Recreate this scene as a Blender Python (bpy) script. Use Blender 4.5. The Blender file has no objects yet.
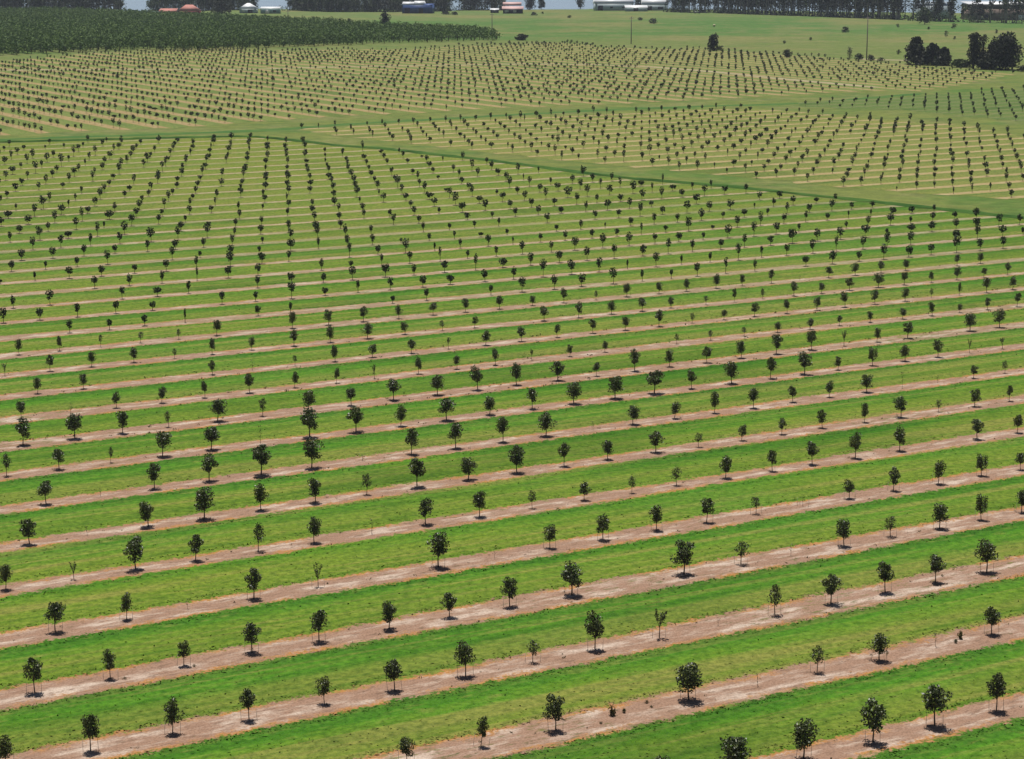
import bpy, bmesh, math, random
import numpy as np

# ------------------------------------------------------------------ survey of the orchard (metres)
FPX, PIT, CAMH, YAW = 2070.0, 0.20225848, 36.474, 0.53381302
CY, SY = math.cos(YAW), math.sin(YAW)
ROW, V0 = 8.8642831, 79.8153195          # row spacing, first row
COFF = 158.3                             # rows of the turned block run at right angles
# row, distance along the row, height, crown width, fullness
TREES = [(-1,49.6,1.81,0.94,1), (-1,53.6,1.98,1.36,1), (-1,57.6,1.92,1.16,1), (-1,61.7,2.16,1.16,1), (-1,65.7,2.20,1.23,1), (-1,69.6,1.99,0.93,1),
         (0,41.5,1.35,0.67,1), (0,45.5,1.51,0.56,1), (0,49.6,1.86,0.94,1), (0,57.5,1.95,1.31,1), (0,61.7,0.76,0.18,0.2), (0,65.6,1.51,0.71,0.7),
         (0,69.6,1.52,0.95,1), (0,73.7,0.78,0.24,0.4), (0,77.7,1.59,0.88,1), (1,25.5,1.52,0.86,1), (1,29.5,1.88,0.84,1), (1,33.6,1.79,0.76,1),
         (1,37.5,1.68,0.75,1), (1,41.6,1.43,0.68,1), (1,45.5,1.68,0.89,1), (1,49.6,1.86,0.97,1), (1,53.7,1.28,0.63,0.6), (1,57.6,2.13,0.96,1),
         (1,61.7,1.83,0.85,0.35), (1,65.7,0.48,0.17,0.2), (1,69.6,1.86,0.85,0.5), (1,73.6,1.84,1.08,1), (1,77.7,1.90,0.99,1), (1,81.6,1.73,0.96,1),
         (1,85.6,2.01,1.24,1), (2,29.7,1.89,0.91,1), (2,33.7,1.52,0.71,1), (2,37.7,1.39,0.65,1), (2,41.6,1.69,1.00,1), (2,45.5,1.86,0.95,1),
         (2,49.7,1.67,0.97,1), (2,53.6,1.52,0.84,1), (2,57.5,1.77,0.89,1), (2,61.7,1.91,1.31,1), (2,69.7,2.12,1.32,1), (2,73.9,1.55,0.84,0.7),
         (2,77.7,0.76,0.31,0.3), (2,81.9,1.81,0.94,1), (2,85.8,1.41,0.80,0.7), (2,89.8,1.70,1.05,1), (2,93.6,1.78,0.82,1), (2,97.2,1.59,0.83,1),
         (3,33.7,1.84,0.96,1), (3,37.8,1.53,0.70,1), (3,41.5,0.66,0.21,0.2), (3,45.5,1.89,1.01,1), (3,49.7,1.53,0.66,0.2), (3,57.7,2.24,1.25,1),
         (3,61.6,0.61,0.19,0.2), (3,65.7,1.54,0.78,1), (3,69.6,1.67,0.92,1), (3,73.8,1.70,0.89,1), (3,77.7,1.71,0.85,1), (3,81.8,1.27,0.63,0.6),
         (3,85.7,0.83,0.30,0.4), (3,89.7,1.34,0.77,1), (3,93.7,1.70,0.78,1), (3,97.7,1.70,0.84,1), (3,101.9,1.61,0.86,1), (3,105.6,1.36,0.69,1),
         (4,33.7,1.59,0.76,1), (4,37.8,1.22,0.60,0.15), (4,41.7,2.12,1.21,1), (4,45.5,1.71,0.92,1), (4,49.7,1.87,0.78,0.6), (4,53.5,1.68,0.87,1),
         (4,57.6,1.03,0.32,0.15), (4,61.6,1.80,1.01,1), (4,65.6,1.79,0.91,1), (4,69.7,1.25,0.54,0.6), (4,73.8,1.32,0.77,1), (4,77.7,1.24,0.55,0.6),
         (4,81.6,1.34,0.70,0.6), (4,85.8,1.62,0.89,1), (4,89.9,1.67,0.72,1), (4,93.6,1.75,0.91,1), (4,97.6,1.93,0.96,1), (4,101.9,1.83,0.94,1),
         (4,109.7,1.65,1.00,1), (4,113.8,1.48,0.74,1), (5,37.9,1.71,1.04,1), (5,41.7,0.79,0.19,0.3), (5,45.8,1.79,1.14,1), (5,49.7,2.15,1.32,1),
         (5,53.8,1.84,0.92,1), (5,57.8,1.81,1.02,1), (5,61.7,1.52,0.66,0.7), (5,65.7,2.10,1.22,1), (5,69.8,1.68,1.17,1), (5,73.8,2.02,1.17,1),
         (5,77.8,1.83,0.82,1), (5,81.6,1.49,0.83,1), (5,85.9,1.70,1.08,1), (5,89.7,1.11,0.61,0.6), (5,93.8,1.31,0.63,1), (5,97.7,1.28,0.68,1),
         (5,101.8,1.49,0.75,1), (5,106.0,1.64,0.60,1), (5,109.7,1.72,1.05,1), (5,113.7,1.05,0.45,1), (5,117.7,1.50,0.87,1), (5,121.6,1.38,0.58,1),
         (6,41.9,1.69,0.98,1), (6,45.8,0.76,0.26,0.3), (6,49.7,1.91,0.98,1), (6,53.8,1.97,1.17,1), (6,57.7,2.29,1.52,1), (6,61.7,2.25,1.36,1),
         (6,65.9,0.54,0.40,0.15), (6,69.9,2.03,1.03,1), (6,73.7,2.04,1.04,1), (6,77.8,2.01,0.96,1), (6,81.6,1.92,1.20,1), (6,86.0,0.71,0.16,0.3),
         (6,89.7,1.54,0.99,1), (6,93.8,1.37,0.80,1), (6,97.7,1.83,0.71,1), (6,101.6,1.72,0.86,1), (6,105.8,1.41,0.75,1), (6,109.7,1.41,0.67,1),
         (6,113.7,1.57,1.06,1), (6,117.7,1.40,0.22,0.2), (6,121.6,0.67,0.30,0.3), (6,125.7,1.17,0.70,1), (6,129.6,1.18,0.49,1), (7,41.9,1.69,0.75,0.5),
         (7,45.8,1.62,0.94,1), (7,49.7,1.23,0.40,0.5), (7,53.7,1.97,1.19,1), (7,57.6,1.81,1.17,1), (7,61.6,1.48,0.34,0.4), (7,65.7,2.31,1.45,1),
         (7,69.7,2.09,1.33,1), (7,73.6,1.69,0.89,1), (7,77.7,1.85,1.32,1), (7,81.7,1.51,1.01,1), (7,85.8,1.79,0.94,1), (7,89.8,1.87,1.24,1),
         (7,93.9,1.97,1.30,1), (7,97.8,2.08,1.53,1), (7,101.8,1.64,0.82,1), (7,106.0,2.00,1.22,1), (7,110.3,1.96,0.88,1), (7,114.0,2.00,1.33,1),
         (7,117.8,1.26,0.67,1), (7,121.8,1.73,0.86,1), (7,125.7,1.51,0.92,1), (7,129.7,1.68,0.93,1), (7,133.6,1.51,0.51,0.4), (7,137.7,1.14,0.71,0.2),
         (8,45.9,2.02,1.18,1), (8,50.0,1.97,1.27,1), (8,53.8,1.89,0.97,1), (8,57.7,1.34,0.55,0.6), (8,61.8,1.88,1.24,1), (8,65.7,1.51,0.65,0.6),
         (8,69.8,1.69,1.06,1), (8,73.6,1.54,0.83,1), (8,77.6,1.84,1.15,1), (8,81.7,1.74,1.16,1), (8,85.7,2.07,1.03,1), (8,89.6,1.95,0.97,1),
         (8,93.7,1.82,1.23,1), (8,97.7,1.28,0.62,1), (8,101.8,1.95,1.03,1), (8,105.7,1.60,0.77,1), (8,109.7,1.52,0.87,1), (8,113.7,1.67,0.88,1),
         (8,117.8,2.00,1.05,1), (8,121.9,1.93,0.99,1), (8,125.8,1.42,0.76,0.4), (8,129.8,1.42,0.67,1), (8,133.7,1.64,1.02,1), (8,137.6,0.59,0.25,0.2),
         (8,141.7,1.81,1.19,1), (8,145.7,1.90,1.15,1), (9,48.6,1.48,0.76,1), (9,52.7,0.83,0.41,0.4), (9,56.6,1.34,0.66,1), (9,60.5,1.39,0.67,1),
         (9,64.4,1.47,0.59,1), (9,68.4,1.73,0.81,1), (9,72.6,1.40,0.60,1), (9,76.6,1.33,0.52,1), (9,80.3,1.21,0.57,0.3), (9,84.6,1.48,0.67,1),
         (9,88.6,1.26,0.63,1), (9,92.5,1.54,0.68,1), (9,96.5,1.18,0.46,0.4), (9,100.5,1.12,0.56,1), (9,104.5,1.06,0.56,1), (9,112.7,1.04,0.43,1),
         (9,116.6,1.05,0.53,1), (9,120.7,0.94,0.54,1), (9,124.8,1.05,0.69,1), (9,128.8,1.10,0.70,1), (9,132.6,1.07,0.60,1), (9,136.6,1.20,0.71,1),
         (9,140.8,1.16,0.72,1), (9,144.8,1.52,0.78,1), (9,148.6,0.93,0.57,1), (9,152.5,1.34,0.68,1), (9,156.6,1.53,0.74,1), (10,52.8,1.42,0.68,1),
         (10,56.8,1.35,0.69,1), (10,68.7,1.31,0.67,1), (10,72.5,0.98,0.36,0.4), (10,76.7,1.03,0.41,0.5), (10,80.7,1.51,0.69,1), (10,84.6,1.30,0.79,1),
         (10,88.6,1.35,0.79,1), (10,92.6,1.25,0.57,0.4), (10,96.6,1.45,0.86,1), (10,100.6,1.46,0.82,1), (10,104.7,1.34,0.63,1), (10,108.8,1.47,0.79,1),
         (10,112.6,1.39,0.79,1), (10,116.7,1.69,0.90,1), (10,120.7,1.10,0.46,1), (10,124.7,1.06,0.66,1), (10,128.6,1.49,0.83,1), (10,132.8,1.50,0.73,1),
         (10,136.8,1.52,0.74,1), (10,140.6,1.71,0.90,1), (10,144.6,1.62,0.80,1), (10,148.8,1.48,0.86,1), (10,152.7,1.13,0.44,1), (10,156.7,1.45,0.38,1),
         (10,160.6,1.78,0.89,1), (10,164.7,1.45,0.89,1), (11,52.7,1.28,0.62,0.4), (11,56.8,1.51,0.67,1), (11,60.7,1.42,0.72,1), (11,64.7,1.39,0.73,1),
         (11,68.6,1.00,0.46,0.5), (11,72.4,1.53,0.65,1), (11,76.4,1.27,0.61,1), (11,80.7,1.56,0.86,1), (11,84.5,1.62,0.77,1), (11,88.5,1.57,0.97,1),
         (11,92.7,1.30,0.78,1), (11,96.8,1.07,0.54,1), (11,100.4,1.20,0.60,1), (11,108.6,1.55,0.97,1), (11,112.7,1.61,0.82,1), (11,116.8,1.38,0.88,1),
         (11,120.6,1.46,0.89,1), (11,124.4,1.20,0.69,1), (11,128.9,1.03,0.53,1), (11,132.6,1.53,0.48,1), (11,136.5,1.18,0.49,1), (11,140.8,1.63,0.88,1),
         (11,144.5,1.22,0.72,1), (11,148.6,1.45,0.95,1), (11,152.8,1.62,1.18,1), (11,156.6,1.55,0.79,1), (11,160.5,1.29,0.63,1), (11,164.4,1.52,0.81,1),
         (11,168.5,1.17,0.64,1), (11,172.4,1.46,0.70,1), (12,56.8,1.53,0.65,1), (12,60.7,1.43,0.56,1), (12,64.7,1.26,0.38,0.5), (12,68.7,1.16,0.53,1),
         (12,72.6,1.05,0.48,0.5), (12,76.5,1.58,0.83,1), (12,84.6,1.73,0.80,1), (12,88.6,1.58,0.86,1), (12,92.5,1.59,0.86,1), (12,96.5,1.43,0.67,1),
         (12,100.6,1.37,0.83,1), (12,104.4,1.51,0.73,1), (12,108.5,1.45,0.79,1), (12,112.6,1.10,0.69,1), (12,116.6,1.60,0.75,1), (12,120.6,1.04,0.49,1),
         (12,124.6,1.52,0.88,1), (12,128.9,1.33,0.72,1), (12,132.6,1.39,0.72,1), (12,136.7,1.62,0.84,1), (12,140.3,1.36,0.62,1), (12,144.5,1.64,0.74,1),
         (12,148.5,0.64,0.29,0.3), (12,152.7,1.39,0.87,1), (12,156.7,1.49,0.94,1), (12,160.6,1.47,0.83,1), (12,164.5,1.34,0.83,1), (12,172.5,1.45,0.79,1),
         (12,176.3,1.34,0.79,1)]
POLY = {'Bbot': [(85.6, 311.0), (79.5, 320.6), (71.6, 326.3), (62.0, 333.7), (53.8, 341.4), (40.7, 355.3), (31.4, 365.3), (18.5, 376.7), (6.2, 389.7),
          (-8.2, 404.8), (-18.8, 417.7), (-27.1, 429.0), (-38.7, 441.0)],
 'Btop': [(-46.6, 456.4), (-38.3, 461.9), (-28.1, 470.4), (-21.0, 477.7), (-10.5, 483.7), (0.4, 491.5), (14.3, 497.9), (24.9, 504.5), (39.2, 514.6),
          (46.6, 516.4), (59.2, 518.3), (66.8, 511.7), (71.3, 505.2), (78.8, 495.7), (83.7, 486.6), (88.7, 480.7), (93.6, 475.0), (101.7, 468.0),
          (104.3, 450.6), (107.9, 438.0), (116.6, 426.2)],
 'Cbot': [(-118.6, 430.2), (-108.6, 440.1), (-103.1, 443.9), (-95.4, 449.1), (-87.1, 454.5), (-79.5, 457.3), (-73.1, 461.4), (-65.8, 469.8),
          (-58.3, 477.1), (-51.1, 484.6), (-43.5, 490.8), (-35.4, 497.2), (-20.0, 507.0), (-11.9, 513.8), (-5.8, 519.0), (4.0, 524.4), (19.8, 531.7),
          (27.7, 535.5), (43.7, 546.9), (51.9, 552.8), (60.0, 556.8), (68.0, 562.9), (75.8, 569.1), (84.1, 575.5), (92.6, 582.0), (101.2, 588.7),
          (108.3, 588.8), (114.1, 582.4), (127.7, 607.2), (144.2, 636.8)],
 'Ctop': [(161.1, 669.4), (161.5, 680.9), (155.6, 686.7), (144.2, 704.7), (135.4, 730.4), (120.9, 765.2), (109.3, 795.6), (90.4, 824.0),
          (72.5, 854.5), (54.5, 854.0), (36.5, 872.3), (26.2, 906.8), (1.1, 890.9), (-18.2, 880.5), (-44.0, 842.4), (-55.4, 851.2), (-80.1, 841.5),
          (-101.1, 832.2), (-120.5, 831.7), (-146.3, 822.4), (-163.4, 813.5), (-170.5, 788.9), (-181.4, 758.3), (-199.8, 729.8)],
 'Ctrack': [(-189.4, 691.5), (-127.9, 699.0), (-85.2, 699.9), (-72.1, 709.6), (-21.7, 727.0), (2.7, 734.3), (27.2, 731.4), (47.1, 715.3),
            (65.8, 684.8), (82.8, 646.1), (97.1, 618.5), (105.3, 602.2)],
 'Dbot': [(127.5, 467.0), (117.2, 478.2), (112.2, 485.5), (107.5, 493.1), (102.7, 500.8), (96.5, 515.5), (82.1, 518.7), (73.1, 529.0)],
 'Dtop': [(74.5, 539.9), (79.8, 543.7), (90.9, 551.5), (102.7, 559.5), (117.7, 574.0), (129.1, 580.5), (140.1, 589.4), (164.1, 603.3)],
 'Obot': [(-218.7, 772.3), (-194.9, 796.3), (-175.7, 813.2), (-154.1, 844.1), (-124.1, 831.6), (-105.2, 859.1), (-76.5, 879.0), (-55.4, 904.6),
          (-31.8, 921.0), (-5.5, 938.0), (-0.2, 955.1)],
 'Otop': [(-1.1, 966.6), (-15.7, 1015.5), (-46.2, 1048.0), (-65.4, 1068.5), (-98.0, 1128.1), (-145.8, 1194.2), (-171.3, 1230.2), (-241.5, 1319.5),
          (-295.9, 1374.5), (-334.8, 1372.9), (-393.2, 1394.7)],
 'drain': [(-114.3, 414.2), (-104.5, 423.4), (-73.5, 433.2), (-54.7, 438.3), (-41.7, 424.2), (-33.2, 414.1), (-24.5, 408.8), (-18.0, 400.5),
           (-3.4, 384.8), (11.9, 363.4), (21.4, 351.9), (28.5, 347.3), (37.8, 339.7), (46.4, 328.1), (56.4, 317.5), (64.9, 306.8), (73.6, 296.8),
           (82.1, 287.4)]}

C = bpy.context.scene.collection
S = bpy.context.scene
rng = np.random.default_rng(11)
random.seed(5)


def zt(Y):
    return -0.0072 * min(max(Y - 200.0, 0.0), 140.0)


def xy(u, v):
    return u * CY - v * SY, u * SY + v * CY


def uv(X, Y):
    return X * CY + Y * SY, -X * SY + Y * CY


def inside(P, x, y):
    r = False
    n = len(P)
    for i in range(n):
        x1, y1 = P[i]
        x2, y2 = P[(i + 1) % n]
        if (y1 > y) != (y2 > y) and x < (x2 - x1) * (y - y1) / (y2 - y1) + x1:
            r = not r
    return r


def seen(X, Y, m=6):
    return Y > 80 and abs(X) < Y * 0.2475 + m


# ------------------------------------------------------------------ object helpers
def tag(o, label=None, cat=None, group=None, kind=None):
    if label:
        o['label'] = label
    if cat:
        o['category'] = cat
    if group:
        o['group'] = group
    if kind:
        o['kind'] = kind
    return o


def empty(name, loc=(0, 0, 0), rz=0.0):
    o = bpy.data.objects.new(name, None)
    o.empty_display_size = 0.3
    o.location = loc
    o.rotation_euler = (0, 0, rz)
    C.objects.link(o)
    return o


def obj(name, me, parent=None, loc=None):
    o = bpy.data.objects.new(name, me)
    C.objects.link(o)
    if parent:
        o.parent = parent
    if loc:
        o.location = loc
    return o


class Geo:
    """collects quads / faces into one mesh"""
    def __init__(s):
        s.q = []          # arrays (n,4,3)
        s.qm = []
        s.v = []
        s.f = []
        s.fm = []

    def quads(s, a, m=0):
        s.q.append(a)
        s.qm.append(np.full(len(a), m, np.int32))

    def poly(s, verts, faces, m=0):
        b = len(s.v)
        s.v += [tuple(p) for p in verts]
        s.f += [tuple(i + b for i in f) for f in faces]
        s.fm += [m] * len(faces)

    def box(s, x0, x1, y0, y1, z0, z1, m=0):
        v = [(x0, y0, z0), (x1, y0, z0), (x1, y1, z0), (x0, y1, z0), (x0, y0, z1), (x1, y0, z1), (x1, y1, z1), (x0, y1, z1)]
        s.poly(v, [(0, 3, 2, 1), (4, 5, 6, 7), (0, 1, 5, 4), (1, 2, 6, 5), (2, 3, 7, 6), (3, 0, 4, 7)], m)

    def tube(s, pts, rad, sides=6, m=0, cap=True):
        pts = [np.array(p, float) for p in pts]
        vs, fs = [], []
        for i, p in enumerate(pts):
            d = pts[min(i + 1, len(pts) - 1)] - pts[max(i - 1, 0)]
            d /= np.linalg.norm(d) + 1e-9
            a = np.cross(d, (0.31, 0.95, 0.05) if abs(d[2]) > .8 else (0, 0, 1))
            a /= np.linalg.norm(a)
            b = np.cross(d, a)
            for k in range(sides):
                t = 2 * math.pi * k / sides
                vs.append(p + rad[i] * (a * math.cos(t) + b * math.sin(t)))
        for i in range(len(pts) - 1):
            for k in range(sides):
                k2 = (k + 1) % sides
                fs.append((i * sides + k, i * sides + k2, (i + 1) * sides + k2, (i + 1) * sides + k))
        if cap:
            fs.append(tuple(range((len(pts) - 1) * sides, len(pts) * sides)))
        s.poly(vs, fs, m)

    def mesh(s, name, mats, smooth=False):
        me = bpy.data.meshes.new(name)
        nv = len(s.v)
        Q = np.concatenate(s.q) if s.q else np.zeros((0, 4, 3))
        nq = len(Q)
        co = np.concatenate([np.array(s.v, float).reshape(-1, 3), Q.reshape(-1, 3)])
        lv = [i for f in s.f for i in f]
        tot = [len(f) for f in s.f]
        loops = np.concatenate([np.array(lv, np.int32), np.arange(nv, nv + nq * 4, dtype=np.int32)]).astype(np.int32)
        tots = np.concatenate([np.array(tot, np.int32), np.full(nq, 4, np.int32)]).astype(np.int32)
        starts = np.concatenate([[0], np.cumsum(tots)[:-1]]).astype(np.int32) if len(tots) else tots
        mi = np.concatenate([np.array(s.fm, np.int32)] + s.qm).astype(np.int32)
        me.vertices.add(len(co))
        me.vertices.foreach_set('co', co.ravel())
        me.loops.add(len(loops))
        me.loops.foreach_set('vertex_index', loops)
        me.polygons.add(len(tots))
        me.polygons.foreach_set('loop_start', starts)
        me.polygons.foreach_set('loop_total', tots)
        for m in mats:
            me.materials.append(m)
        me.polygons.foreach_set('material_index', mi)
        if smooth:
            me.polygons.foreach_set('use_smooth', np.ones(len(tots), bool))
        me.update(calc_edges=True)
        me.validate()
        return me


def leaves(cen, ln, wd, up=0.25):
    """rhombic leaf sprays, one quad each, turned every way"""
    n = len(cen)
    d = rng.normal(size=(n, 3))
    d[:, 2] = np.abs(d[:, 2]) * (0.6 + up)
    d /= np.linalg.norm(d, axis=1)[:, None]
    a = np.cross(d, rng.normal(size=(n, 3)))
    a /= np.linalg.norm(a, axis=1)[:, None] + 1e-9
    k = rng.uniform(.65, 1.35, (n, 1))
    L = d * ln * k / 2
    A = a * wd * k / 2
    return np.stack([cen - L, cen + A - L * .1, cen + L, cen - A - L * .1], 1)


def crown(n, h, w, z0, lobes, fill=.5, rough=1.0, taper=.8, cone=False):
    """points for the leaf sprays: uneven lobes inside an upturned-pear outline"""
    out = []
    per = max(1, n // lobes)
    ch = h - z0
    a0 = rng.uniform(0, 6.28)
    for i in range(lobes):
        t = (i + rng.uniform(.1, .9)) / lobes
        t = .12 + .74 * t
        env = (math.sin(math.pi * min(1, t ** taper * .97 + .02))) ** .7
        if cone:
            t = t * 1.1 - .06
            env = max(.06, 1.02 - t) ** .75
        ang = a0 + i * 2.4 + rng.uniform(-.5, .5)
        rr = w / 2 * env * rng.uniform(.2, .62) * rough
        lr = w / 2 * rng.uniform(.42, .68) * (env if cone else .55 + .5 * env)
        c = np.array([rr * math.cos(ang), rr * math.sin(ang), z0 + ch * t])
        p = rng.normal(size=(per, 3))
        p /= np.linalg.norm(p, axis=1)[:, None]
        p *= (rng.uniform(0, 1, (per, 1)) ** fill) * lr
        p[:, 2] *= min(1.35, ch / w * .8)
        out.append(c + p)
    P = np.concatenate(out)
    return P[P[:, 2] > z0 * .8]


# ------------------------------------------------------------------ node helpers
class NT:
    def __init__(s, name):
        s.m = bpy.data.materials.new(name)
        s.m.use_nodes = True
        s.t = s.m.node_tree
        s.n = s.t.nodes
        s.b = s.n['Principled BSDF']

    def link(s, a, b):
        s.t.links.new(a, b)

    def put(s, sock, v):
        if hasattr(v, 'is_output'):
            s.link(v, sock)
        elif isinstance(v, tuple) and len(v) == 3 and sock.type == 'RGBA':
            sock.default_value = (*v, 1)
        else:
            sock.default_value = v

    def ma(s, op, a, b=0.0, c=0.0):
        n = s.n.new('ShaderNodeMath')
        n.operation = op
        s.put(n.inputs[0], a)
        s.put(n.inputs[1], b)
        s.put(n.inputs[2], c)
        return n.outputs[0]

    def dot(s, a, vec):
        n = s.n.new('ShaderNodeVectorMath')
        n.operation = 'DOT_PRODUCT'
        s.put(n.inputs[0], a)
        n.inputs[1].default_value = vec
        return n.outputs['Value']

    def xyz(s, x, y, z=0.0):
        n = s.n.new('ShaderNodeCombineXYZ')
        for i, q in enumerate((x, y, z)):
            s.put(n.inputs[i], q)
        return n.outputs[0]

    def noise(s, vec, sc, det=3.0, ro=.55, dist=0.0):
        n = s.n.new('ShaderNodeTexNoise')
        s.put(n.inputs['Vector'], vec)
        n.inputs['Scale'].default_value = sc
        n.inputs['Detail'].default_value = det
        n.inputs['Roughness'].default_value = ro
        n.inputs['Distortion'].default_value = dist
        return n.outputs['Fac']

    def white(s, vec):
        n = s.n.new('ShaderNodeTexWhiteNoise')
        n.noise_dimensions = '3D'
        s.put(n.inputs['Vector'], vec)
        return n.outputs['Value']

    def ss(s, x, a, b):
        n = s.n.new('ShaderNodeMapRange')
        n.interpolation_type = 'SMOOTHSTEP'
        s.put(n.inputs[0], x)
        s.put(n.inputs[1], a)
        s.put(n.inputs[2], b)
        return n.outputs[0]

    def lin(s, x, a, b, c, d):
        n = s.n.new('ShaderNodeMapRange')
        for i, q in enumerate((x, a, b, c, d)):
            s.put(n.inputs[i], q)
        return n.outputs[0]

    def mix(s, f, a, b, mode='MIX'):
        n = s.n.new('ShaderNodeMix')
        n.data_type = 'RGBA'
        n.blend_type = mode
        s.put(n.inputs[0], f)
        s.put(n.inputs[6], a)
        s.put(n.inputs[7], b)
        return n.outputs[2]

    def pos(s):
        return s.n.new('ShaderNodeNewGeometry').outputs['Position']

    def done(s, col, rough=.9, spec=.2, bump=None, bs=.3, bd=.05):
        s.put(s.b.inputs['Base Color'], col)
        s.put(s.b.inputs['Roughness'], rough)
        s.put(s.b.inputs['Specular IOR Level'], spec)
        if bump is not None:
            n = s.n.new('ShaderNodeBump')
            n.inputs['Strength'].default_value = bs
            n.inputs['Distance'].default_value = bd
            s.put(n.inputs['Height'], bump)
            s.link(n.outputs[0], s.b.inputs['Normal'])
        return s.m


def plain(name, col, rough=.7, spec=.3, var=.12, sc=1.5, metal=0.0):
    t = NT(name)
    p = t.n.new('ShaderNodeTexCoord').outputs['Object']
    f = t.noise(p, sc, 4)
    c = t.mix(f, tuple(x * (1 - var) for x in col), tuple(min(1, x * (1 + var)) for x in col))
    t.b.inputs['Metallic'].default_value = metal
    return t.done(c, rough, spec)


def foliage(name, dark, lite, rough=.55, spec=.35, trans=.0):
    t = NT(name)
    g = t.n.new('ShaderNodeNewGeometry')
    r = g.outputs['Random Per Island']
    oi = t.n.new('ShaderNodeObjectInfo').outputs['Random']
    c = t.mix(t.ma('POWER', r, 1.5), dark, lite)
    big = t.noise(g.outputs['Position'], .35, 2)
    c = t.mix(t.ss(big, .35, .7), c, t.mix(1.0, c, (1.25, 1.18, .9), 'MULTIPLY'))
    c = t.mix(1.0, c, t.mix(oi, (.8, .82, .85), (1.2, 1.14, 1.0)), 'MULTIPLY')
    m = t.done(c, rough, spec)
    if trans:
        tr = t.n.new('ShaderNodeBsdfTranslucent')
        t.put(tr.inputs[0], t.mix(1.0, c, (1.3, 1.5, .6), 'MULTIPLY'))
        mx = t.n.new('ShaderNodeMixShader')
        mx.inputs[0].default_value = trans
        t.link(t.b.outputs[0], mx.inputs[1])
        t.link(tr.outputs[0], mx.inputs[2])
        t.link(mx.outputs[0], t.n['Material Output'].inputs[0])
    return m


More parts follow.
